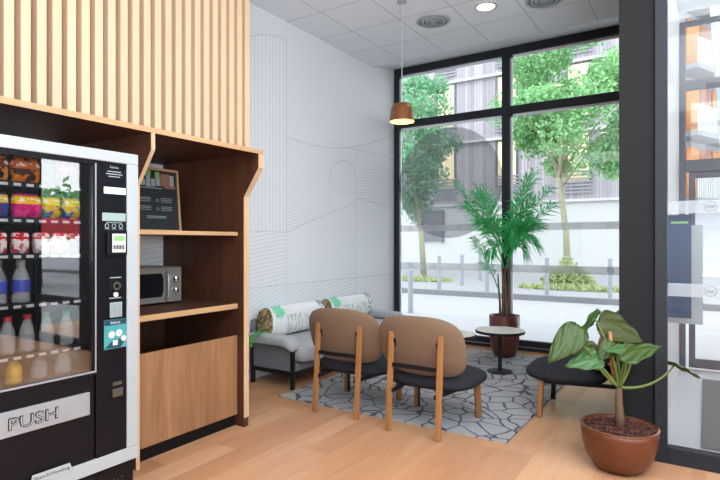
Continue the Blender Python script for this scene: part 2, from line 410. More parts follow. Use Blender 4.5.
# ------------------------------------------------------------------ room shell
CH = 3.83
struct(MB().box(-3.89, 4.6, -5.1, 6.95, -.14, 0).obj('floor', 'floor_boards'), 'light oak plank floor of the lobby', 'floor')
struct(MB().box(-3.89, 4.6, -5.1, 6.345, CH, 4.1).obj('ceiling', 'ceiling_tiles'), 'white square tile ceiling with thin grey joints', 'ceiling')
struct(MB().prism([(-3.89, 6.345, CH), (-3.89, 6.95, 3.955), (-3.89, 6.95, 4.1), (-3.89, 6.345, 4.1)], (8.49, 0, 0)).obj('trim_1', 'soffit_white'), 'plain white sloping ceiling strip above the window head', 'ceiling trim')
struct(MB().box(-4.1, -3.89, -5.1, 7.05, -.14, 4.1).obj('wall_left', 'grooved_wall'), 'white wall carved with fine curving grooves', 'wall')
struct(MB().box(-3.89, 4.6, -5.25, -5.1, -.14, 4.1).obj('wall_back', 'white_paint'))
struct(MB().box(4.6, 4.75, -5.25, -4.4, -.14, 4.1).box(4.6, 4.75, 2.6, 3.98, -.14, 4.1).box(4.6, 4.75, -4.4, 2.6, -.14, .9).box(4.6, 4.75, -4.4, 2.6, 2.7, 4.1).obj('wall_right', 'white_paint'))
w3 = struct(empty('added_daylight_window', (4.66, -4.4, 0)))  # unseen window, added so side daylight reaches the left wall
m = MB()
for k in range(5): m.box(-.03, .03, k*1.735-(.0 if k else -.0), k*1.735+.06, .9, 2.7)
m.box(-.03, .03, 0, 7.0, .9, .97).box(-.03, .03, 0, 7.0, 2.63, 2.7)
m.obj('frame', 'anthracite', w3)
m = MB().box(1.26, 2.02, 3.88, 3.98, 0, CH).box(2.02, 3.24, 3.88, 3.98, 0, .06).box(2.02, 3.24, 3.88, 3.98, 3.3, CH).box(3.24, 4.6, 3.88, 3.98, 0, CH)
struct(m.obj('wall_front', 'anthracite_wall'))
struct(MB().box(-.486, -.262, 3.92, 6.93, 0, CH).obj('wall_entrance', 'anthracite_wall', bevel=.004), 'dark grey pier between the big window and the glazed entrance', 'pillar')
struct(MB().box(-.262, -.25, 3.99, 6.90, 0, CH).obj('wall_vestibule', 'white_paint'))
struct(MB().box(1.26, 1.4, 3.98, 6.95, 0, CH).obj('wall_lobby', 'white_paint'))
struct(MB().box(-.25, 1.26, 3.98, 6.88, 0, .004).obj('floor_vestibule', 'vestibule_tile'))
struct(MB().box(1.26, 4.6, 6.345, 6.36, 3.83, 4.1).obj('wall_head', 'white_paint'))

# big window
win = struct(empty('window_1', (-3.88, 6.95, 0)), 'tall black framed window wall looking onto the street', 'window')
def W(x): return x+3.88
WX1 = -.486
m = MB().box(0, W(-3.81), -.03, .05, .0, 3.965).box(W(-3.81), W(WX1), -.03, .05, 3.85, 3.965).box(W(-3.81), W(WX1), -.03, .05, 3.075, 3.175)
m.box(W(-2.255), W(-2.155), -.04, .05, .13, 3.85).box(W(-3.81), W(WX1), -.03, .05, 0, .13).box(W(WX1)-.06, W(WX1), -.03, .05, .13, 3.85)
m.obj('frame', 'anthracite', win, bevel=.006)
for a, b in ((-3.81, -2.255), (-2.155, WX1-.06)):
    for z0, z1 in ((.13, 3.075), (3.175, 3.85)):
        MB().box(W(a), W(b), .004, .012, z0, z1).obj('glass_pane', 'window_glass', win)
        MB().box(W(a), W(b), .018, .03, z1-.035, z1).box(W(a), W(a)+.03, .018, .03, z0, z1).obj('glazing_bead', 'soffit_white', win)
MB().box(0, W(WX1), -.034, -.028, .045, .055).obj('sill_strip', 'steel', win)
for a, b in ((-3.81, -2.255), (-2.155, WX1-.06)):
    for z0, z1 in ((1.552, 1.644), (1.01, 1.105)):
        MB().box(W(a), W(b), .0015, .0035, z0, z1).obj('safety_band', 'band_film', win)
        for k in range(12):
            x = -3.62+.375*k+(.0 if a < -3 else .04)
            if a+.06 < x < b-.06:
                c = (W(x), .001, (z0+z1)/2)
                MB().disc(c, .036, (0, -1, 0), .0005, 28, .031).text('B&B', (c[0], .0005, c[2]), (1, 0, 0), (0, 0, 1), .026, .0005).obj('band_logo', 'logo_ink', win)
MB().disc((W(-3.03), .003, 2.23), .775, (0, -1, 0), .001, 72).obj('round_film', 'circle_film', win)['label'] = 'translucent grey round film'

# entrance glazing
dr = struct(empty('door_1', (-.276, 3.92, 0)), 'black framed glazed screen of the entrance at the right', 'glazed door')
m = MB().box(0.0, .07, -.03, .04, 0, CH).box(.07, 1.54, -.03, .04, 0, .105).box(1.46, 1.536, -.03, .04, .105, CH).box(.07, 1.46, -.03, .04, 3.75, CH)
m.obj('frame', 'anthracite', dr, bevel=.004)
MB().box(.07, 1.46, .0, .01, .105, 3.75).obj('glass_pane', 'window_glass', dr)
for z0, z1 in ((1.578, 1.658), (1.057, 1.14)):
    MB().box(.07, 1.46, -.004, -.002, z0, z1).obj('safety_band', 'door_band_film', dr)
    for k in range(4):
        c = (.298+.375*k, -.0045, (z0+z1)/2)
        MB().disc(c, .033, (0, -1, 0), .0005, 28, .029).text('B&B', (c[0], -.005, c[2]), (1, 0, 0), (0, 0, 1), .024, .0005).obj('band_logo', 'logo_ink', dr)
# outer street door of the vestibule
d2 = struct(empty('door_2', (-.25, 6.9, 0)), 'dark framed street door beyond the entrance glass', 'street door')
m = MB().box(0, .06, 0, .06, 0, 3.83).box(.06, 1.5, 0, .06, 3.07, 3.175).box(.06, 1.5, 0, .06, 3.78, 3.83).box(.06, 1.5, -.01, .07, 2.17, 2.3).box(1.44, 1.5, 0, .06, 0, 3.78)
m.obj('frame', 'blue_grey_frame', d2, bevel=.004)
m = MB().box(.09, .15, .02, .06, .02, 2.17).box(.72, .78, .02, .06, .02, 2.17).box(.15, .72, .02, .06, .02, .12).box(.15, .72, .02, .06, 2.1, 2.17)
m.obj('door_leaf', 'blue_grey_frame', d2, bevel=.003)
MB().box(.15, .72, .035, .042, .12, 2.1).box(.78, 1.44, .035, .042, .02, 2.17).box(.06, 1.44, .03, .037, 2.3, 3.07).box(.06, 1.44, .03, .037, 3.175, 3.78).obj('glass_pane', 'window_glass', d2)
struct(MB().box(2.02, 2.09, 3.9, 3.96, .06, 3.3).box(3.17, 3.24, 3.9, 3.96, .06, 3.3).box(2.09, 3.17, 3.9, 3.96, .56, .66).box(2.09, 3.17, 3.9, 3.96, .06, .12).box(2.09, 3.17, 3.9, 3.96, 3.22, 3.3).obj('window_2', 'anthracite'))

# street ground
struct(MB().box(-60, 60, 7.05, 10.0, -.35, -.06).obj('pavement', 'pavement_grey'), 'pale pavement outside the window', 'pavement')
struct(MB().box(1.4, 60, 3.98, 7.05, -.35, -.06).box(4.75, 60, -30, 3.98, -.35, -.06).obj('forecourt_ground', 'pavement_grey'))
struct(MB().box(-60, 60, 10.0, 14.1, -.35, -.12).obj('road', 'road_grey'), 'pale grey street running past the window', 'road')
struct(MB().box(-60, 60, 14.1, 14.3, -.35, .02).obj('kerb', 'kerb_stone'), 'grey stone kerb across the street', 'kerb')
struct(MB().box(-60, 60, 14.3, 26, -.35, 0).obj('pavement_opposite', 'pavement_grey'), 'wide pale pavement across the street', 'pavement')

# ------------------------------------------------------------------ shelving unit along the left wall
su = empty('shelving_unit', (-3.885, 2.0, 0), 0, 'tall walnut built-in shelving unit with open shelves and a flared right side', 'shelving unit')
X = lambda x: x+3.885
Yl = lambda y: y-2.0
TB = 2.085
MB().box(0, X(-2.785), Yl(-.4), Yl(2.967), 2.055, TB).obj('top_board', 'walnut_dark_y', su, bevel=.002)
MB().box(X(-2.785), X(-2.778), Yl(-.4), Yl(2.967), 2.053, TB).obj('top_edging', 'oak_edge', su)
def side(y0, y1, name):
    prof = [(0.0, 0.0), (X(-2.935), 0), (X(-2.935), 1.74), (X(-2.785), 1.95), (X(-2.785), 2.055), (0, 2.055)]
    o = MB().prism([(a, Yl(y0), b) for a, b in prof], (0, y1-y0, 0)).obj(name, 'walnut_dark', su)
    m = MB(); f = [(X(-2.935), .07 if y0 > 2.5 else 0.0), (X(-2.935), 1.742), (X(-2.785), 1.952), (X(-2.785), 2.055)]
    for (a, b), (c, d) in zip(f, f[1:]): m.prism([(a, Yl(y0), b), (c, Yl(y0), d), (c+.006, Yl(y0), d-.0), (a+.006, Yl(y0), b)], (0, y1-y0, 0))
    m.obj('edging', 'oak_edge_z', o)
    return o
side(2.918, 2.967, 'side_panel'); side(2.005, 2.03, 'divider_panel'); side(.30, .33, 'divider_panel')
def shelf(z0, z1, name):
    o = MB().box(0.002, X(-3.006), Yl(2.031), Yl(2.917), z0, z1).obj(name, 'walnut_dark_y', su)
    MB().box(X(-3.006), X(-2.998), Yl(2.031), Yl(2.917), z0, z1).obj('edging', 'oak_edge', o)
shelf(1.449, 1.476, 'shelf'); shelf(.894, .932, 'worktop')
MB().box(X(-3.018), X(-2.998), Yl(2.032), Yl(2.914), .09, .689).obj('cupboard_door', 'walnut_z', su, bevel=.001)
MB().box(.002, .02, Yl(2.031), Yl(2.917), .06, .893).obj('back_panel', 'walnut_dark', su)
MB().box(X(-3.06), X(-3.024), Yl(2.031), Yl(2.917), 0, .088).obj('plinth', 'black_plastic', su)
MB().box(.1, X(-2.96), Yl(2.9671), Yl(2.975), 0, .07).obj('plinth', 'black_plastic', su)
MB().box(.002, X(-3.02), Yl(2.031), Yl(2.917), .0885, .105).obj('base_board', 'walnut_dark_y', su)

# slatted panel above
sp = empty('slatted_panel', (-3.88, 2.0, 2.085), 0, 'pale vertical timber slats on a brown panel above the shelving unit', 'wall panel')
MB().box(0, 1.03, -2.4, .765, .001, 1.74).obj('backing_board', 'slat_back', sp)
m = MB()
for k in range(-20, 22):
    y = 1.21+.0752*k-2.0; m.box(1.03, 1.09, y, y+.0445, .002, 1.74)
m.obj('slats', 'slat_wood', sp)

# poster and microwave
po = empty('menu_poster', (-3.56, 2.60, 1.476), 0, 'dark menu poster in a thin oak frame leaning on the upper shelf', 'poster')
tilt = -.09
pt = Matrix.Rotation(tilt, 4, 'Y')
def poobj(m, name, mat_, par=po):
    bmesh.ops.transform(m.bm, matrix=pt, verts=m.bm.verts); return m.obj(name, mat_, par)
poobj(MB().box(0, .018, -.215, .235, .0, .018).box(0, .018, -.215, .235, .482, .50).box(0, .018, -.215, -.197, .018, .482).box(0, .018, .217, .235, .018, .482), 'frame', 'oak_edge')
pb = poobj(MB().box(.002, .010, -.197, .217, .018, .482), 'print', 'charcoal_paper')
m = MB(); random.seed(3)
for k in range(9):
    y = -.19+.043*k; m.box(.010, .0112, y, y+.036, .35+.012*random.random(), .40+.06*random.random())
poobj(m, 'picture_blocks', 'grey_board', pb)
poobj(MB().box(.0101, .0118, -.19, -.02, .435, .478).box(.0101, .0118, .02, .06, .42, .47), 'picture_greenery', 'green_ink', pb)
poobj(MB().box(.0101, .0119, .07, .15, .36, .46).box(.0101, .0119, .1, .2, .345, .37), 'picture_figures', 'brick_red', pb)
m = MB().box(.010, .0112, -.19, .08, .338, .344)
for yy in (-.15, .04):
    for z in (.235, .25, .262, .17, .184, .196): m.box(.010, .0112, yy+.02, yy+.12, z, z+.004)
for z in (.12, .108): m.box(.010, .0112, -.07, .1, z, z+.005)
for yy in (-.16, .03):
    for z in (.245, .18): m.disc((.010, yy, z), .012, (1, 0, 0), .0012, 16, .009)
poobj(m, 'printed_lines', 'grey_board', pb)

mw = empty('microwave', (-3.42, 2.50, .932), 0, 'stainless microwave oven with two chrome knobs on the worktop shelf', 'microwave')
MB().box(-.36, -.012, -.23, .23, .012, .28).obj('body', 'brushed_steel', mw, bevel=.004)
for yy in (-.19, .19): MB().lathe([(.015, 0), (.015, .012)], 12, (-.06, yy, 0)).obj('foot', 'black_plastic', mw)
md = MB().box(-.012, .012, -.228, .095, .016, .276).obj('door', 'brushed_steel', mw, bevel=.006)
MB().prism([(.0125, -.20, .06), (.0125, .045, .06), (.0125, .06, .1), (.0125, .06, .19), (.0125, .045, .235), (.0125, -.20, .235)], (.002, 0, 0)).obj('door_window', 'navy_black', md)
MB().tube([(.014, .083, .04), (.04, .083, .06), (.045, .083, .14), (.04, .083, .22), (.014, .083, .24)], .008, 10).obj('handle', 'steel', md, smooth=True)
MB().box(-.012, .008, .1, .228, .016, .276).obj('control_panel', 'brushed_steel', mw, bevel=.003)
for z in (.185, .1):
    kb = MB().lathe([(.026, .008), (.026, .02), (.022, .032), (.0, .034)], 24, (0, .165, z), 'x', True, False).obj('knob', 'chrome', mw, smooth=False)
    MB().box(.034, .04, .161, .169, z-.02, z+.02).obj('knob_grip', 'chrome', kb)

# ------------------------------------------------------------------ vending machine
vm = empty('vending_machine', (-2.40, 1.18, 0), 0, 'black and white glass-front vending machine full of snacks and bottles', 'vending machine')
yv = lambda y: y-1.18
D0, D1 = -.86, -.06
m = MB().box(D0, D0+.03, -.47, .47, .12, 1.82).box(D0+.03, D1, -.47, -.44, .12, 1.82).box(D0+.03, D1, .44, .47, .12, 1.82).box(D0+.03, D1, -.44, .44, 1.79, 1.82)
m.box(D0+.03, D1, -.44, .44, .12, .78).box(D0+.03, D1, yv(1.44), .44, .78, 1.79)
m.obj('cabinet_body', 'black_plastic', vm)
bp = MB().box(-.82, -.03, -.46, .465, 0, .3).obj('base_plinth', 'black_plastic', vm)
m = MB()
for i in range(14):
    for k in range(5): m.disc((-.03, yv(1.3)+i*.022, .14+k*.022+(i % 2)*.011), .004, (1, 0, 0), .001, 8)
m.obj('grille', 'dark_steel', bp)
Y0, Y1 = yv(.70), yv(1.656)
m = MB().box(-.055, 0, Y0, Y1, 1.785, 1.838).box(-.055, 0, Y0, Y1, .317, .381).box(-.055, 0, Y0, Y0+.06, .381, 1.785).box(-.055, 0, yv(1.594), Y1, .381, 1.785)
m.obj('door_frame', 'grey_white_paint', vm, bevel=.004)
MB().box(-.055, -.012, Y0+.06, yv(1.43), .381, .775).obj('lower_panel', 'navy_black', vm)
gf = MB().box(-.03, -.006, Y0+.06, Y0+.085, .775, 1.785).box(-.03, -.006, yv(1.421), yv(1.437), .775, 1.785).box(-.03, -.006, Y0+.085, yv(1.421), .775, .797).box(-.03, -.006, Y0+.085, yv(1.421), 1.762, 1.785).obj('glass_frame', 'navy_black', vm)
MB().box(-.006, -.003, Y0+.085, yv(1.437), .789, .797).box(-.006, -.003, yv(1.431), yv(1.437), .797, 1.77).obj('trim_strip', 'steel', gf)
MB().box(-.02, -.012, Y0+.085, yv(1.421), .797, 1.762).obj('glass_pane', 'vending_glass', vm)
cp = MB().box(-.055, -.008, yv(1.437), yv(1.594), .381, 1.785).obj('control_panel', 'navy_black', vm)
cpx = -.008
MB().box(cpx, cpx+.004, yv(1.476), yv(1.588), 1.632, 1.664).obj('display', 'display_lit', cp)
MB().box(cpx, cpx+.006, yv(1.466), yv(1.588), 1.50, 1.54, .003).obj('price_display', 'screen_pale', cp)
rd = MB().box(cpx, cpx+.018, yv(1.485), yv(1.588), 1.335, 1.455, .004).obj('card_reader', 'black_plastic', cp)
MB().box(cpx+.018, cpx+.02, yv(1.508), yv(1.578), 1.35, 1.44).obj('reader_label', 'paper_white', rd)
m = MB().box(cpx+.02, cpx+.021, yv(1.515), yv(1.572), 1.405, 1.43)
m.obj('reader_screen', 'green_ink', rd)
m = MB()
for k in range(4): m.box(cpx+.02, cpx+.021, yv(1.513)+.015*k, yv(1.524)+.015*k, 1.365, 1.385)
m.obj('reader_keys', 'dark_steel', rd)
cs = MB().box(cpx, cpx+.006, yv(1.505), yv(1.572), 1.16, 1.215, .003).obj('coin_slot', 'black_plastic', cp)
MB().disc((cpx+.006, yv(1.538), 1.187), .02, (1, 0, 0), .006, 24, .012).obj('coin_ring', 'dark_steel', cs)
MB().disc((cpx, yv(1.536), 1.145), .012, (1, 0, 0), .006, 24).obj('refund_button', 'paper_white', cp)
kp = MB().box(cpx, cpx+.008, yv(1.505), yv(1.568), 1.035, 1.108, .003).obj('keypad', 'screen_pale', cp)
m = MB()
for i in range(3):
    for k in range(4): m.box(cpx+.008, cpx+.011, yv(1.512)+.019*i, yv(1.524)+.019*i, 1.042+.016*k, 1.053+.016*k)
m.obj('keys', 'steel', kp)
st = MB().box(cpx, cpx+.002, yv(1.477), yv(1.593), .885, 1.025).obj('sticker', 'teal_sticker', cp)
st['label'] = 'teal information sticker'
MB().box(cpx+.002, cpx+.0026, yv(1.478), yv(1.592), .998, 1.024).obj('sticker_header', 'navy_sticker', st)
MB().prism([(cpx+.002, yv(1.478), .89), (cpx+.002, yv(1.56), .886), (cpx+.002, yv(1.592), .925), (cpx+.002, yv(1.53), .93)], (.0006, 0, 0)).obj('sticker_band', 'navy_sticker', st)
MB().text('Selecta', (cpx+.0027, yv(1.534), 1.011), (0, 1, 0), (0, 0, 1), .018, .0008).obj('lettering', 'paper_white', st)
MB().disc((cpx+.0027, yv(1.515), .953), .017, (1, 0, 0), .001, 24).disc((cpx+.0027, yv(1.553), .957), .017, (1, 0, 0), .001, 24).disc((cpx+.0027, yv(1.578), .928), .014, (1, 0, 0), .001, 24).box(cpx+.0026, cpx+.0032, yv(1.521), yv(1.547), .9, .925).obj('sticker_dots', 'paper_white', st)
m = MB().text('Selecta', (cpx, yv(1.53), 1.762), (0, 1, 0), (0, 0, 1), .016, .0008)
for k, wdt in enumerate((.07, .085, .06)): m.box(cpx, cpx+.0008, yv(1.53)-wdt/2, yv(1.53)+wdt/2, 1.738-.012*k, 1.742-.012*k)
for k in range(3):
    m.disc((cpx, yv(1.492)+.036*k, 1.478), .011, (1, 0, 0), .0008, 16, .008); m.box(cpx, cpx+.0008, yv(1.482)+.036*k, yv(1.504)+.036*k, 1.462, 1.465)
m.box(cpx, cpx+.0008, yv(1.49), yv(1.57), 1.492, 1.495).box(cpx, cpx+.0008, yv(1.508), yv(1.566), 1.225, 1.23).box(cpx, cpx+.0008, yv(1.504), yv(1.566), 1.127, 1.131)
m.obj('printed_marks', 'grey_board', cp)
cr = MB().box(cpx, cpx+.004, yv(1.508), yv(1.578), .64, .73, .002).obj('coin_return', 'black_plastic', cp)
MB().box(cpx+.004, cpx+.007, yv(1.518), yv(1.566), .705, .722).box(cpx+.004, cpx+.012, yv(1.515), yv(1.57), .65, .69, .002).obj('return_flap', 'dark_steel', cr)
pf = MB().box(-.012, .004, yv(.82), yv(1.402), .60, .704, .002).obj('push_flap', 'steel', vm)
MB().text('PUSH', (.004, yv(1.155), .652), (0, 1, 0), (0, 0, 1), .07, .004, True, .02, .2).obj('lettering', 'black_plastic', pf)
MB().text('PUSH', (.006, yv(1.155), .652), (0, 1, 0), (0, 0, 1), .066, .004, True, -.012, .196).obj('lettering', 'steel', pf)
np_ = MB().prism([(.0, yv(1.14), .37), (.0, yv(1.322), .37), (.0, yv(1.309), .409), (.0, yv(1.15), .409)], (.004, 0, 0)).obj('name_plate', 'grey_white_paint', vm)
MB().text('BianchiVending', (.004, yv(1.232), .392), (0, 1, 0), (0, 0, 1), .02, .0008, True, 0, .15).obj('lettering', 'charcoal_paper', np_)
trays = [1.655, 1.50, 1.345, 1.13, .91, .785]
for z in trays[:-1]:
    t = MB().box(-.62, -.085, yv(.77), yv(1.44)-.002, z-.006, z).box(-.085, -.078, yv(.77), yv(1.44)-.002, z-.02, z+.006).obj('tray', 'black_plastic', vm)
    for k in range(12): MB().box(-.078, -.0765, yv(.80)+.052*k, yv(.83)+.052*k, z-.014, z-.002).obj('price_label', 'paper_white', t)
# goods inside (each rests on a tray, so each is a thing)
def bagmat(name, base, band, blob):
    n = NT(name); n.set(.4, 0, .12); x, y, z = n.xyz(); f = n.noise(n.mapped((1, 1, 1)), 30, 3); g = n.noise(n.mapped((1, 1, 1)), 55, 2)
    c = n.mix(n.gt(f, .52), lin(base), lin(blob)); c = n.mix(n.lt(n.absv(n.sub(z, .085)), .018), c, lin(band)); c = n.mix(n.mul(n.lt(n.absv(n.sub(z, .085)), .008), n.gt(g, .5)), c, lin('f4f0e8'))
    n.base(c); n.bump(f, .12, .002); MATS[name] = n.m
bagmat('bag_orange', '3a1c12', 'd86a10', 'd0700e'); bagmat('bag_brown', '2d1d24', '8a3d28', 'd08a34'); bagmat('bag_pink', 'c8146a', 'f2b80c', 'e83a90')
bagmat('bag_yellow', 'e09a00', 'f2c81c', '22379a'); bagmat('bag_dark', '150f1c', 'd8283c', '5a1428'); bagmat('bag_red', 'e8dcd6', 'd00c2c', 'd84050'); bagmat('bag_white', 'ece4e2', 'e04a5c', 'd7b0b8'); bagmat('bag_violet', '5a3468', 'e0b63a', '2f4a9c')
def bag(name, loc, w, h, d, mt, label, group):
    def fn(p):
        t = p.z/(h/2); k = 1-.9*max(0, abs(t)-.55)/.45
        return Vector((p.x*max(.06, k), p.y, p.z))
    m = MB().super((0, 0, h/2), (d/2, w/2, h/2), .28, .45, 20, 12, fn)
    return tag(m.obj(name, mt, None, True, loc), label, 'snack bag', group)
B0 = -2.40
row1 = [(.93, 'bag_violet', 'violet crisp bag'), (1.06, 'bag_brown', 'dark brown crisp bag'), (1.19, 'bag_orange', 'orange-brown crisp bag'), (1.375, 'bag_dark', 'black and red crisp bag')]
for y, mt, d in row1: bag('snack_bag', (B0-.15, y, 1.656), .115 if y < 1.3 else .07, .128, .07, mt, d+' on the top shelf of the vending machine', 'snack bags on the top shelf')
row2 = [(.93, 'bag_yellow', 'yellow snack bag, first from the outer left'), (1.06, 'bag_violet', 'violet snack bag left of the pink one'), (1.195, 'bag_pink', 'pink snack bag with yellow band'), (1.30, 'bag_yellow', 'yellow snack bag beside the pink one'), (1.393, 'bag_yellow', 'narrow yellow and blue snack bag at the glass edge')]
for y, mt, d in row2: bag('snack_bag', (B0-.15, y, 1.501), .115 if y < 1.25 else .075, .115, .07, mt, d+', second vending shelf', 'snack bags on the second shelf')
row3 = [(.99, 'bag_white', 'white'), (1.08, 'bag_red', 'red banded'), (1.17, 'bag_red', 'red and white'), (1.26, 'bag_white', 'pale pink'), (1.345, 'bag_red', 'blush'), (1.41, 'bag_dark', 'dark red')]
nth = ['first', 'second', 'third', 'fourth', 'fifth', 'sixth']
for i, (y, mt, d) in enumerate(row3): bag('sweet_bag', (B0-.15, y, 1.346), .068 if y < 1.4 else .05, .10, .05, mt, d+' sweet sachet, '+nth[i]+' from left on the third vending shelf', 'sweet sachets on the third shelf')
# bottles
def bottle(name, capm, labelm, loc, h, r, label, group, fill='cabinet_glass'):
    t = empty(name, loc, 0, label, 'bottle', group)
    MB().lathe([(r*.8, 0), (r, .012), (r*.93, h*.25), (r, h*.42), (r*.93, h*.55), (r*.9, h*.62), (r*.45, h*.84), (r*.33, h*.9), (r*.33, h*.93)], 20).obj('bottle_body', fill, t, True)
    MB().lathe([(r*.52, h*.88), (r*.52, h)], 18).obj('cap', capm, t)
    if labelm: MB().lathe([(r*1.01, h*.26), (r*1.03, h*.3), (r*1.03, h*.5), (r*1.01, h*.54)], 20, capa=False, capb=False).obj('bottle_label', labelm, t, True)
    return t
n = NT('clear_plastic'); n.base(lin('e8eef2')); n.set(.08); n.b.inputs['Alpha'].default_value = .28; MATS['clear_plastic'] = n.m
n = NT('cola'); n.base(lin('2a1712')); n.set(.08); MATS['cola'] = n.m
for i, y in enumerate((.98, 1.08, 1.175)):
    bottle('water_bottle', 'clear_plastic' if i else 'blue_label', 'blue_label', (B0-.15, y, 1.131), .19, .036, nth[i]+' clear water bottle with blue label, fourth vending shelf', 'water bottles on the fourth shelf', 'clear_plastic')
for i, y in enumerate((.97, 1.045, 1.12, 1.20, 1.285, 1.375)):
    cap = 'red_cap' if y < 1.25 else 'green_cap'
    bottle('drink_bottle', cap, None, (B0-.15, y, .911), .165, .031, (nth[i] if y < 1.25 else nth[i-4])+(' red-capped' if y < 1.25 else ' green-capped')+' clear bottle from left, fifth vending shelf', 'capped bottles on the fifth shelf', 'clear_plastic')
for i, (y, mt, d) in enumerate(((1.04, 'clear_plastic', 'clear bottle'), (1.145, 'yellow_drink', 'yellow drink bottle'), (1.25, 'clear_plastic', 'clear bottle beside the yellow drink'), (1.36, 'clear_plastic', 'green-capped clear bottle in the corner'))):
    bottle('small_bottle', 'green_cap' if i == 3 else 'grey_white_paint', None, (B0-.15, y, .781), .115, .034, d+' on the bottom shelf of the vending machine', 'bottles on the bottom shelf', mt)

# ------------------------------------------------------------------ rug
rug = MB().box(-1.04, 1.04, -1.47, 1.47, 0, .012).obj('rug', 'crackle_rug', None, loc=(-2.203, 5.135, 0))
tag(rug, 'grey area rug with a dark cracked-line pattern under the seating', 'rug')
RZ = .012

# ------------------------------------------------------------------ sofa
so = empty('sofa', (-3.56, 4.98, 0), 0, 'grey upholstered sofa on a black metal frame along the grooved wall', 'sofa')
ys = 1.07
for sy in (-1, 1):
    for x in (.27, -.24):
        MB().box(x-.016, x+.016, sy*ys-.016, sy*ys+.016, 0, .42).obj('leg', 'black_metal', so)
m = MB()
for sy in (-1, 1): m.box(-.224, .254, sy*ys-.014, sy*ys+.014, .13, .16)
m.box(.256, .284, -1.054, 1.054, .13, .165).box(-.254, -.226, -1.054, 1.054, .13, .165)
m.obj('frame', 'black_metal', so)
MB().box(-.23, .30, -1.05, 1.05, .166, .25, .02).obj('seat_base', 'sofa_dark', so)
MB().super((.06, 0, .33), (.33, 1.045, .085), .25, .14, 60, 14).obj('seat_cushion', 'sofa_grey', so, True)
for sy in (-1, 1):
    a = MB().box(-.225, .255, sy*ys-.013, sy*ys+.013, .17, .42).obj('armrest', 'sofa_dark', so)
    prof = []
    def fn(p):
        t = max(0, p.x-.16); return Vector((p.x, p.y, p.z-t*t*3.2))
    MB().super((.01, sy*(ys+.0), .455), (.30, .085, .045), .35, .3, 40, 12, fn).obj('arm_pad', 'sofa_grey', a, True)
MB().box(-.30, -.256, -1.05, 1.05, .166, .62, .015).obj('backrest', 'sofa_dark', so)
for i, (y0, L_) in enumerate(((3.93, .99), (4.94, .99))):
    m = MB(); pr = []
    for r_, h_ in ((.0, 0), (.10, .003), (.14, .02), (.152, .06), (.155, .3), (.155, .7), (.152, .93), (.14, .97), (.10, .987), (.0, .99)):
        pr.append((max(r_, .002), h_))
    m.lathe(pr, 36, ax='y')
    bmesh.ops.scale(m.bm, vec=(.54, 1, 1), verts=m.bm.verts)
    o = m.obj('bolster_cushion', 'tropical_print', None, True, (-3.715, y0, .585))
    tag(o, ('long white bolster with tropical print at the near end of the sofa' if i == 0 else 'long white bolster with tropical print at the window end of the sofa'), 'cushion', 'printed bolsters on the sofa')

# ------------------------------------------------------------------ lounge chairs
def make_chair(label):
    t = empty('lounge_chair', (0, 0, 0), 0, label, 'chair', 'tan-backed lounge chairs around the rug')
    MB().super((0, .44, .35), (.36, .315, .074), .85, .62, 48, 16).obj('seat', 'charcoal_seat', t, True)
    def fn(p): return Vector((p.x, p.y+.25*p.x*p.x-(p.z*.10), p.z))
    def fb(p):
        p = Vector((p.x, p.z, p.y)); return Vector((p.x, p.y+.22*p.x*p.x-p.z*.30, p.z))
    m = MB().super((0, .125, .628), (.352, .232, .072), .95, .64, 56, 18, fb)
    m.obj('backrest', 'tan_back', t, True)
    for sx in (-1, 1):
        MB().bar((sx*.2, 0, 0), (sx*.2, .055, .73), .042, .026, (0, 1, 0)).obj('leg', 'oak_leg', t, bevel=.004)
        l = MB().bar((sx*.275, .615, .0121), (sx*.266, .60, .30), .036, .036, (0, 1, 0)).obj('leg', 'oak_leg', t, bevel=.004)
        MB().bar((sx*.254, .615, 0.014), (sx*.245, .60, .30), .006, .036, (0, 1, 0)).obj('inner_plate', 'black_metal', l)
    m = MB()
    for sx in (-1, 1):
        m.bar((sx*.172, .012, .30), (sx*.233, .605, .285), .014, .03).bar((sx*.172, .05, .68), (sx*.19, .29, .295), .012, .03, (0, 1, 0))
    m.bar((-.178, .028, .49), (.178, .028, .49), .014, .03).bar((-.21, .36, .292), (.21, .36, .292), .02, .02).bar((-.232, .6, .285), (.232, .6, .285), .02, .02)
    m.obj('frame', 'black_metal', t)
    return t
ch = make_chair('tan-backed lounge chair facing the window, nearest to the sofa'); ch.location = (-2.51, 3.51, 0); ch.rotation_euler = (0, 0, R(2))
c2 = copy_tree(ch, None, (-1.78, 3.445, 0), 0); c2['label'] = 'tan-backed lounge chair facing the window, beside the round pedestal table'
c3 = copy_tree(ch, None, (-.51, 4.645, 0), R(92)); c3['label'] = 'lounge chair turned sideways behind the broad-leaved plant by the dark pier'

# ------------------------------------------------------------------ side tables
def make_table(label):
    t = empty('side_table', (0, 0, 0), 0, label, 'table', 'round pedestal side tables')
    tp = MB().lathe([(.25, .432), (.252, .446), (.246, .449)], 48).obj('tabletop', 'stone_top', t)
    MB().lathe([(.2495, .418), (.258, .420), (.258, .444), (.253, .4475), (.2525, .4475), (.2525, .4315), (.2495, .4315)], 48, capa=False, capb=False).obj('edge_band', 'black_metal', tp)
    MB().lathe([(.02, .012), (.02, .431)], 20).obj('pedestal', 'black_metal', t, False)
    MB().lathe([(.135, 0), (.135, .007), (.128, .011), (.03, .016)], 40).obj('base_plate', 'black_metal', t)
    return t
tb = make_table('round pale-topped pedestal table in front of the potted palm'); tb.location = (-1.852, 5.62, RZ)
t2 = copy_tree(tb, None, (-2.207, 5.12, RZ)); t2['label'] = 'round pedestal table mostly hidden behind the middle chair'

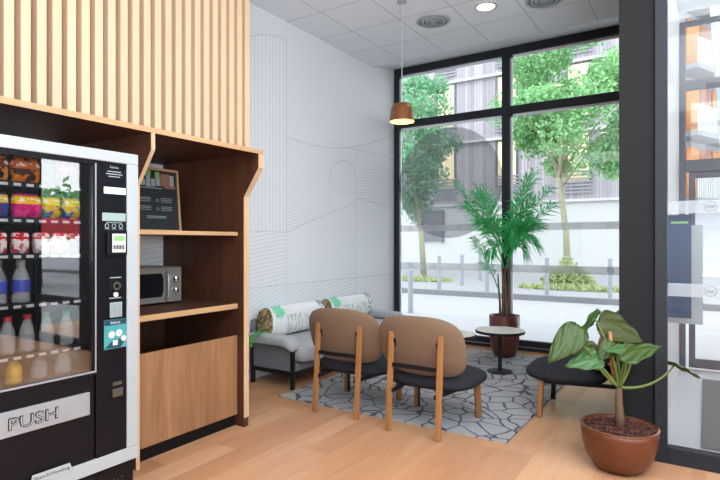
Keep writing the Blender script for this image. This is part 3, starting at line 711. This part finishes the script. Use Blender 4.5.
# ------------------------------------------------------------------ potted palm
RT = Vector((.8396, .5432, 0)); FW = Vector((-.5432, .8396, 0)); UP = Vector((0, 0, 1))
pp = empty('potted_palm', (-2.06, 6.42, RZ), 0, 'tall bright green palm in a brown glazed pot at the window', 'plant')
pot = MB().lathe([(.085, 0), (.13, .02), (.165, .12), (.178, .25), (.182, .50), (.168, .50), (.163, .40)], 40, capb=False).obj('pot', 'fired_brown', pp, True)
MB().lathe([(.184, .40), (.186, .405), (.184, .41)], 40, capa=False, capb=False).obj('pot_ring', 'fired_brown', pot)
MB().lathe([(.164, .43), (.16, .45), (.01, .465)], 30).obj('soil', 'soil', pp)
random.seed(11)
stems = [((-.05, .0), (-.075, .02), 1.0), ((.0, .03), (-.02, .05), 1.25), ((.045, -.01), (.055, 0.0), 1.2), ((.01, -.04), (.0, -.06), .9), ((-.02, .02), (.02, .02), 1.1)]
for (a, b), (c_, d), h in stems:
    p0 = RT*a+FW*b+UP*.45; p1 = RT*c_+FW*d+UP*h
    MB().tube([p0, p0.lerp(p1, .35)+RT*.006, p0.lerp(p1, .7), p1], [.019, .015, .011, .008], 8).obj('stem', 'palm_trunk', pp, True)
def frond(base, tip, sag, leafl, nl=40, name='frond', start=.22):
    b, t = Vector(base), Vector(tip); m = MB(); m.open = True; pts = []
    for i in range(13):
        u = i/12; p = b.lerp(t, u)+UP*(sag*4*u*(1-u)*.5+sag*.6*math.sin(u*math.pi)*.5); pts.append(p)
    m.tube(pts, [.008*(1-.8*i/12) for i in range(13)], 5)
    ax = (t-b).normalized()
    for i in range(nl):
        u = start+(1-start)*i/(nl-1); k = u*12; j = min(int(k), 11); p = pts[j].lerp(pts[j+1], k-j); d = (pts[j+1]-pts[j]).normalized()
        sd = d.cross(UP); sd = sd.normalized() if sd.length > .2 else RT.copy()
        nrm = sd.cross(d).normalized(); ll = leafl*1.2*(.55+.75*math.sin(math.pi*min(1, .12+u*.82)))*random.uniform(.85, 1.1)
        for sgn in (-1, 1):
            dr_ = (d*(.75+.25*u)+sd*sgn*(1.15-.45*u)+nrm*random.uniform(-.35, .55)+RT*random.uniform(-.2, .2)).normalized()
            e = p+dr_*ll-UP*ll*random.uniform(.18, .42); mid = p+dr_*ll*.5+UP*.01; wv = (d-dr_*d.dot(dr_)).normalized()*.0085
            v = [m.bm.verts.new(q) for q in (p, mid+wv, e, mid-wv)]; m.bm.faces.new(v)
    return m.obj(name, 'palm_leaf', pp)
S = .01215
def pw(du, dv, dep=0): return RT*(du*S)+FW*dep+UP*(1.4-(dv-242)*S-RZ)   # metres from the stem axis
FR = [((-4, 262), (-45, 184), .0, .20, .12), ((-3, 258), (-30, 196), .1, .20, -.14), ((1, 252), (32, 172), .0, .20, .1), ((2, 250), (44, 190), .06, .21, .0), ((3, 256), (52, 204), .08, .22, .12),
      ((3, 262), (28, 246), .22, .20, -.1), ((0, 250), (19, 178), .03, .18, -.2), ((-2, 250), (-17, 188), .03, .2, .12), ((-5, 292), (-31, 240), .06, .15, -.05),
      ((0, 258), (20, 222), .1, .22, -.2), ((1, 258), (-20, 224), .1, .22, -.18), ((2, 262), (36, 226), .14, .2, .14), ((1, 250), (-36, 205), .05, .2, .2), ((2, 268), (20, 258), .25, .13, -.1), ((-1, 268), (-15, 256), .25, .13, -.08), ((0, 250), (-26, 187), .0, .2, .1), ((1, 250), (25, 186), .02, .2, .14), ((2, 250), (24, 200), .02, .2, -.1), ((0, 256), (8, 240), .2, .2, -.22)]
for (a, b), (c_, d), sag, ll, dep in FR: frond(pw(a, b), pw(c_, d, dep), sag, ll)

# ------------------------------------------------------------------ broad-leaved plant in terracotta bowl
al = empty('potted_elephant_ear', (-.452, 3.65, 0), 0, 'broad-leaved green plant in a terracotta bowl beside the dark pier', 'plant')
MB().lathe([(.10, 0), (.142, .018), (.186, .08), (.212, .16), (.22, .23), (.222, .268), (.209, .268), (.205, .22), (.19, .2)], 56, capb=False).obj('pot', 'terracotta', al, True)
MB().lathe([(.2215, .258), (.2235, .264), (.222, .2692), (.208, .2692)], 56, capa=False, capb=False).obj('pot_rim', 'terracotta', al, True)
MB().lathe([(.2, .215), (.2, .242), (.12, .255), (.01, .262)], 30).obj('soil', 'soil', al)
m = MB(); random.seed(5)
for i in range(330):
    r_, a = .188*math.sqrt(random.random()), random.uniform(0, 6.283); c = Vector((r_*math.cos(a), r_*math.sin(a), .262-.07*r_+random.uniform(-.004, .012)))
    rot = Matrix.Rotation(random.uniform(0, 6.28), 3, 'Z') @ Matrix.Rotation(random.uniform(-.5, .5), 3, 'X')
    m.obox(c, rot @ Vector((random.uniform(.015, .032), 0, 0)), rot @ Vector((0, random.uniform(.008, .016), 0)), rot @ Vector((0, 0, random.uniform(.004, .009))))
mu = m.obj('bark_mulch', 'bark', al); mu['kind'] = 'stuff'
q = lambda du, v, dep=0: RT*(du*.00615)+FW*dep+UP*(1.4-(v-242)*.00615)
MB().tube([(0, 0, .24), (.004, 0, .33), (-.002, 0, .42), (0, .0, .50)], [.032, .026, .022, .018], 12).obj('trunk', 'stem_brown', al, True)
MB().tube([q(-2, 386, .03), q(-5, 360, .03), q(-7, 333, .03)], [.014, .013, .012], 10).obj('support_stake', 'oak_leg', al, True)
def leaf(base, attach, tip, width, nrm, mt, bend=.15, wave=.012, bow=(0, 0, 0), young=False):
    base, a, t, nz = Vector(base), Vector(attach), Vector(tip), Vector(nrm).normalized()
    ax = (t-a); L_ = ax.length; ax.normalize(); sd = ax.cross(nz).normalized(); nz = sd.cross(ax).normalized()
    pts = []; bw = Vector(bow)
    for i in range(9):
        u = i/8; pts.append(base.lerp(a, u)+bw*4*u*(1-u))
    lf = MB(); NU, NV = 16, 9; grid = []
    for i in range(NU+1):
        u = -.28+1.28*i/NU     # lobes reach behind the stalk
        if u < 0: prof = math.sqrt(max(0, 1-((u+.02)/.29)**2))*.93
        else: prof = (1-u**1.35)*(.93+.3*u)
        row = []
        for k in range(-NV, NV+1):
            f = k/NV; y_ = f*prof*width/2
            if u < 0: y_ = math.copysign(max(abs(y_), -u*width*.42*min(1, abs(f)*6)) if abs(f) > .01 else 0, f) if prof > .05 else y_
            cup = -bend*L_*(u*u*.8) - bend*.9*width*(f*f)*prof*.35 + wave*math.cos(f*9*1.0+u*13)*abs(f)
            rib = -.004*abs(math.sin(u*17+abs(f)*3))*min(1, abs(f)*3)
            row.append(a+ax*(u*L_)+sd*y_+nz*(cup+rib))
        grid.append(row)
    lf.open = True
    lf.sheet(grid)
    o = lf.obj('leaf', mt, al, True)
    s_ = o.modifiers.new('thick', 'SOLIDIFY'); s_.thickness = .002
    MB().tube(pts, [.011-.006*i/8 for i in range(9)], 8).obj('leaf_stalk', 'stem_green', o, True)
    m2 = MB(); m2.tube([a+ax*(u*L_)+nz*(-bend*L_*(u*u*.8)+.0015) for u in [i/8 for i in range(9)]], [.0025*(1-.8*i/8) for i in range(9)], 5).obj('midrib', 'stem_green', o, True)
    return o
B_ = q(0, 388)
TC = -FW     # towards the room
leaf(B_, q(-47, 334, -.03), q(-76, 360, -.08), .19, TC*.9+UP*.45-RT*.15, 'alocasia_leaf', .1, .010, RT*-.02+UP*.02)
leaf(B_, q(-19, 320, .08), q(-37, 348, .10), .17, RT*.75+TC*.5+UP*.2, 'alocasia_young', .12, .006, RT*.02)
leaf(B_, q(-3, 326, .10), q(29, 343, .03), .24, TC*.75+UP*.5+RT*.1, 'alocasia_olive', .1, .008, RT*.02)
leaf(B_, q(3, 347, -.06), q(-22, 347, -.10), .085, UP*.7+TC*.7, 'alocasia_young', .1, .006)
leaf(B_, q(0, 351, -.10), q(32, 341, -.12), .17, UP*.8+TC*.5-RT*.2, 'alocasia_leaf', .08, .008, RT*.012)
leaf(B_, q(15, 346, .04), q(42, 353, .09), .17, UP*.5+TC*.75+RT*.25, 'alocasia_olive', .15, .006, RT*.03)
leaf(B_, q(-28, 350, .04), q(-58, 350, .08), .15, UP*.7+TC*.6, 'alocasia_olive', .12, .008, RT*-.02)
leaf(B_, q(-28, 358, -.04), q(-57, 363, -.05), .15, UP*.7+TC*.65-RT*.1, 'alocasia_young', .14, .008, RT*-.02)
leaf(B_, q(-10, 346, -.02), q(-24, 358, -.06), .12, UP*.5+TC*.85, 'alocasia_leaf', .12, .006)
leaf(B_, q(52, 363, -.05), q(76, 374, -.06), .12, UP*.8+RT*.35-TC*.1, 'alocasia_leaf', .1, .006, UP*-.05+RT*.02)

# fern peeping out between shelving unit and sofa
fp = empty('potted_fern', (-3.62, 3.50, 0), 0, 'feathery green fern between the shelving unit and the sofa', 'plant')
MB().lathe([(.09, 0), (.12, .18), (.125, .22), (.112, .22), (.11, .17)], 28, capb=False).obj('pot', 'black_plastic', fp, True)
MB().lathe([(.112, .17), (.1, .19), (.01, .2)], 20).obj('soil', 'soil', fp)
random.seed(21)
for i in range(22):
    a = i*2.4; r_ = random.uniform(.1, .34); h = random.uniform(.45, .66); m = MB(); m.open = True
    b, t = Vector((.02*math.cos(a), .02*math.sin(a), .19)), Vector((r_*math.cos(a), r_*math.sin(a), h))
    if b.x+(t.x) < -.18: t.x = -.18
    pts = [b.lerp(t, u/8)+UP*.12*math.sin(u/8*math.pi) for u in range(9)]; m.tube(pts, .003, 5)
    for k in range(22):
        u = .2+.8*k/21; j = min(int(u*8), 7); p = pts[j].lerp(pts[j+1], u*8-j); d = (pts[j+1]-pts[j]).normalized(); sd = d.cross(UP).normalized()
        for sg in (-1, 1):
            dd = (sd*sg+d*.5-UP*.2).normalized(); l_ = .07*(1.1-u*.6); w_ = d*.006; v = [m.bm.verts.new(x_) for x_ in (p, p+dd*l_*.5+w_, p+dd*l_, p+dd*l_*.5-w_)]; m.bm.faces.new(v)
    m.obj('frond', 'fern_leaf', fp)

# ------------------------------------------------------------------ ceiling fittings
pl = empty('pendant_lamp', (-2.568, 4.747, CH), 0, 'copper-coloured pendant lamp hanging on a thin cord near the window', 'lamp')
hz = 2.607-CH
MB().lathe([(.128, hz), (.124, hz+.02), (.108, hz+.13), (.085, hz+.175), (.045, hz+.19), (.012, hz+.195), (.012, hz+.185), (.044, hz+.182), (.08, hz+.168), (.104, hz+.128), (.12, hz+.02), (.125, hz)], 48, capa=False, capb=False).obj('shade', 'copper_shade', pl, True)
MB().lathe([(.1225, hz+.003), (.103, hz+.128), (.078, hz+.166), (.01, hz+.178)], 40, capa=False, capb=False).obj('shade_lining', 'pendant_lining_glow', pl, True)
MB().super((0, 0, hz+.09), (.035, .035, .045), 1, 1, 20, 12).obj('bulb', 'lamp_lit', pl, True)
MB().tube([(0, 0, hz+.19), (0, 0, -.02)], .004, 8).obj('cord', 'cord_grey', pl)
MB().lathe([(.05, -.022), (.05, 0)], 24).obj('canopy', 'grey_white_paint', pl)
for i, y in enumerate((5.33, 3.13, 1.07)):
    t = empty('downlight', (-1.905, y, CH), 0, 'round recessed ceiling downlight glowing warm white', 'ceiling light')
    if i: t['label'] = ('round ceiling downlight above the chair backs' if i == 1 else 'round ceiling downlight above the vending machine front'); 
    MB().lathe([(.115, -.001), (.115, -.01), (.092, -.014), (.09, -.004)], 36, capa=False, capb=False).obj('trim_ring', 'grey_white_paint', t, True)
    MB().lathe([(.091, -.004), (.091, -.008)], 36).obj('diffuser', 'lamp_lit', t)
    l = bpy.data.lights.new('downlight_beam', 'SPOT'); l.energy = 16; l.spot_size = R(120); l.spot_blend = .8; l.shadow_soft_size = .09; l.color = (1, .92, .8)
    lo = bpy.data.objects.new('downlight_beam', l); COL.objects.link(lo); lo.parent = t; lo.location = (0, 0, -.02)
def vent(loc, label):
    t = empty('air_vent', loc, 0, label, 'air vent', 'round ceiling air vents')
    m = MB()
    for r_ in (.185, .14, .098, .058): m.lathe([(r_, -.001), (r_, -.012), (r_-.03, -.024 if r_ < .18 else -.016), (r_-.034, -.018), (r_-.012, -.008)], 40, capa=False, capb=False)
    m.obj('vent_rings', 'grey_white_paint', t, True)
    MB().lathe([(.165, -.0005), (.165, -.002)], 36).obj('vent_throat', 'bollard_grey', t)
    MB().lathe([(.028, -.002), (.028, -.026), (.01, -.03)], 24).obj('vent_core', 'grey_white_paint', t)
    return t
vent((-2.51, 5.36, CH), 'round white ceiling air vent nearest the grooved wall')
v2 = copy_tree(bpy.data.objects['air_vent'], None, (-1.36, 5.50, CH)); v2['label'] = 'round white ceiling air vent cut by the top of the photo'

# ------------------------------------------------------------------ vestibule things
mat_ = MB().box(-.03, 1.2, 4.29, 6.42, .004, .018).obj('door_mat', 'sofa_dark'); tag(mat_, 'grey ribbed door mat inside the glazed entrance', 'mat')
bb = empty('notice_board', (-.25, 4.6, .84), 0, 'blue projecting notice board with a green heading behind the entrance glass', 'sign')
MB().box(0, .16, 0, .012, .0, .76).obj('panel', 'blue_board', bb)
MB().box(.03, .14, -.0015, 0, .695, .712).obj('printed_heading', 'green_ink', bb)
gb = MB().box(0, .23, 0, .012, 0, .74).obj('notice_board', 'grey_board', None, loc=(-.25, 4.7, .786)); tag(gb, 'grey translucent board just behind the blue notice board', 'sign')

# ------------------------------------------------------------------ street things
def bollard(loc, label, h=1.0, group='grey bollards across the street'):
    t = empty('bollard', loc, 0, label, 'bollard', group)
    MB().lathe([(.055, 0), (.055, h-.13), (.05, h-.125), (.05, h-.1), (.055, h-.095), (.055, h-.015), (.04, h)], 16).obj('post', 'bollard_grey', t)
    MB().lathe([(.08, 0), (.08, .015)], 16).obj('base_plate', 'bollard_grey', t)
    return t
for (x, y, z, d) in ((-6.68, 14.66, 0, 'grey street bollard on the kerb left of the palm'), (-6.6, 16.24, 0, 'grey street bollard set back on the pavement left of the palm'), (-6.9, 18.7, 0, 'grey street bollard farthest back behind the palm fronds'), (-5.2, 14.65, 0, 'grey kerb bollard half hidden by the palm stems'), (-3.5, 14.41, 0, 'grey kerb bollard left of the street tree trunk'), (-1.98, 14.37, 0, 'grey kerb bollard next to the dark pier')):
    bollard((x, y, z), d)
bollard((-5.13, 9.85, -.06), 'thick pale grey bollard on the near pavement beside the window edge', .9)
def tree(name, base, top, crown, rads, nleaf, leafm, label, tr=.14, seed=1, ls=.16):
    random.seed(seed); t = empty(name, base, 0, label, 'tree', 'street trees'); tp = Vector(top)-Vector(base)
    mid = tp*.5+Vector((.06, 0, 0)); m = MB().tube([(0, 0, 0), mid, tp, tp+Vector((.1, .1, rads[2]*.8))], [tr, tr*.8, tr*.65, tr*.2], 10)
    c = Vector(crown)-Vector(base)
    for i in range(7):
        a = i*2.4; m.tube([tp+Vector((0, 0, -.3+i*.15)), tp.lerp(c, .5)+Vector((math.cos(a)*rads[0]*.4, math.sin(a)*rads[1]*.4, i*.1)), c+Vector((math.cos(a)*rads[0]*.75, math.sin(a)*rads[1]*.75, (i-3)*.25))], [tr*.4, tr*.25, tr*.08], 6)
    m.obj('trunk', 'trunk_bark', t, True)
    m = MB(); m.open = True; cl = []
    for i in range(46):
        while True:
            p = Vector((random.uniform(-1, 1), random.uniform(-1, 1), random.uniform(-1, 1)))
            if .35 < p.length < 1: break
        cl.append((Vector((p.x*rads[0], p.y*rads[1], p.z*rads[2])), random.uniform(.45, .8)))
    for i in range(nleaf):
        cc, cr_ = random.choice(cl); d = Vector((random.gauss(0, 1), random.gauss(0, 1), random.gauss(0, .75))).normalized()*cr_*random.random()**.4
        p = c+cc+d; a = Vector((random.gauss(0, 1), random.gauss(0, 1), random.gauss(0, .6)-.3)).normalized(); b = a.cross(Vector((random.gauss(0, 1), random.gauss(0, 1), random.gauss(0, 1)))).normalized(); l_ = ls*random.uniform(.7, 1.3)
        v = [m.bm.verts.new(x_) for x_ in (p, p+a*l_*.5+b*l_*.3, p+a*l_, p+a*l_*.5-b*l_*.3)]; m.bm.faces.new(v)
    m.obj('crown', leafm, t)
    return t
tree('street_tree', (-3.68, 17.9, 0), (-3.95, 17.9, 3.4), (-3.45, 17.9, 6.0), (2.45, 2.0, 2.75), 26000, 'tree_leaf', 'leafy street tree with a pale trunk seen through the right-hand pane', .12, 4, .14)
tree('street_tree', (-9.6, 19.6, 0), (-10.0, 19.7, 3.3), (-10.1, 19.8, 5.6), (1.9, 1.8, 2.9), 11000, 'tree_leaf_blue', 'street tree behind the round grey film at the left of the window', .13, 9)
tree('street_tree', (13.5, 9.0, -.06), (13.5, 9.0, 1.8), (13.6, 9.0, 2.35), (2.2, 1.6, .3), 2500, 'tree_leaf', 'street tree reflected in the vending machine glass above the red hoarding', .12, 14, .3)
tree('street_tree', (20, 14.8, -.0), (20, 14.8, 2.0), (20, 14.8, 2.7), (3.2, 2.2, .5), 2500, 'tree_leaf_blue', 'farther street tree reflected in the vending machine glass', .14, 15, .35)
hd = MB().box(-.9, .9, -.05, .05, 1.62, 2.1).box(-.8, -.72, -.04, .04, 0, 1.62).box(.72, .8, -.04, .04, 0, 1.62).obj('street_hoarding', 'red_hoarding', None, loc=(9.6, 7.5, -.06)); hd.rotation_euler = (0, 0, R(-60)); tag(hd, 'red street hoarding reflected in the vending machine glass', 'hoarding')
bt = empty('pale_tree_trunk', (.62, 17.5, 0), 0, 'slim pale tree trunk seen through the upper entrance glass', 'tree')
MB().tube([(0, 0, 0), (-.1, 0, 3), (-.3, 0, 6), (-.55, 0, 9.5)], [.18, .16, .13, .09], 10).obj('trunk', 'rail_pale', bt, True)
def leafclump(name, loc, r, hgt, nl, mt, label, cat, ls=.1, seed=2):
    random.seed(seed); m = MB(); m.open = True
    for i in range(nl):
        a, rr = random.uniform(0, 6.283), math.sqrt(random.random()); hh = hgt*random.random()*(1-rr*.8); p = Vector((r[0]*rr*math.cos(a), r[1]*rr*math.sin(a), hh))
        d = Vector((random.gauss(0, 1), random.gauss(0, 1), abs(random.gauss(.4, 1)))).normalized(); b = d.cross(Vector((random.gauss(0, 1), random.gauss(0, 1), .3))).normalized(); l_ = ls*random.uniform(.6, 1.3)
        v = [m.bm.verts.new(x_) for x_ in (p, p+d*l_*.5+b*l_*.25, p+d*l_, p+d*l_*.5-b*l_*.25)]; m.bm.faces.new(v)
    return tag(m.obj(name, mt, None, False, loc), label, cat)
leafclump('street_bush', (-3.6, 17.3, 0), (.75, .5), 1.05, 1500, 'bush_leaf', 'yellow-green bush at the foot of the street tree', 'bush', .14)
g = leafclump('grass_patch', (-3.4, 16.6, 0), (1.5, .6), .14, 1500, 'bush_leaf', 'grass patch around the street tree bush', 'grass', .12, 6); g['kind'] = 'stuff'
g = leafclump('grass_patch', (-8.9, 17.6, 0), (1.4, .8), .12, 1200, 'bush_leaf', 'grass patch at the foot of the tree behind the round film', 'grass', .12, 8); g['kind'] = 'stuff'

# building across the street
bd = empty('apartment_building', (-1.1, 26, 0), 0, 'apartment building with white ground floor and weathered grey timber storeys', 'building')
BX = lambda x: x+1.1
MB().box(-45, 0, 0, 6, -.05, 3.25).obj('ground_floor_wall', 'render_white', bd)
MB().box(-45, 0, .1, 6, 3.25, 15).obj('cladding', 'grey_cladding', bd)
for z in (3.25, 6.45, 9.65, 12.85): MB().box(-45, .15, -.12, .1, z, z+.12).obj('ledge', 'render_white', bd)
def win2(x0, x1, z0, z1, mt, y=.06):
    f = MB().box(x0, x1, y, y+.12, z0, z1).box(x0-.08, x0, y-.04, y+.12, z0-.08, z1+.08).box(x1, x1+.08, y-.04, y+.12, z0-.08, z1+.08).box(x0, x1, y-.04, y+.12, z1, z1+.08).obj('window', 'dark_window', bd)
    MB().box(x0+.03, x1-.03, y-.012, y-.001, z0+.03, z1-.03).obj('window_blind' if mt != 'dark_window' else 'window_pane', mt, f)
win2(BX(-12.75), BX(-11.65), 1.45, 3.0, 'dark_window', -.10)
for z in (4.2, 7.4, 10.6):
    for x in (-11.95, -8.72, -15.6, -5.4, -19.2):
        win2(BX(x), BX(x)+.95, z, z+2.2, 'pale_curtain')
        m = MB()
        for k in range(7): m.box(BX(x)-.12, BX(x)+1.07, -.02, .02, z-.55+k*.16, z-.48+k*.16)
        m.obj('balustrade', 'bollard_grey', bd)
# side wing seen through the entrance, turned away along the side street
wd = Vector((.407, .914, 0)); wn = Vector((.914, -.407, 0))
ro = Vector((0, 0, 0))
MB().obox(ro+UP*-.05, wd*24, -wn*4, UP*15).obj('wing_wall', 'bollard_grey', bd)
for fl in range(5):
    z = 3.0+fl*2.75
    MB().obox(ro+wn*.005+UP*z, wd*24, wn*.9, UP*.22).obj('balcony_slab', 'kerb_stone', bd)
    m = MB()
    for k in range(150):
        m.obox(ro+wn*.86+wd*(.05+k*.155)+UP*(z+.22), wd*.09, wn*.02, UP*1.0)
    m.obox(ro+wn*.85+UP*(z+1.2), wd*24, wn*.05, UP*.05).obj('balcony_railing', 'rail_pale', bd)
    m = MB()
    for k in range(10): m.obox(ro+wn*.002+wd*(.9+k*2.3)+UP*(z+.3), wd*1.1, wn*.05, UP*2.2)
    m.obj('shutters', 'orange_panel', bd)
    m = MB()
    for k in range(10): m.obox(ro+wn*.002+wd*(2.1+k*2.3)+UP*(z+.3), wd*.9, wn*.04, UP*2.2)
    m.obj('brick_infill', 'brick_red', bd)
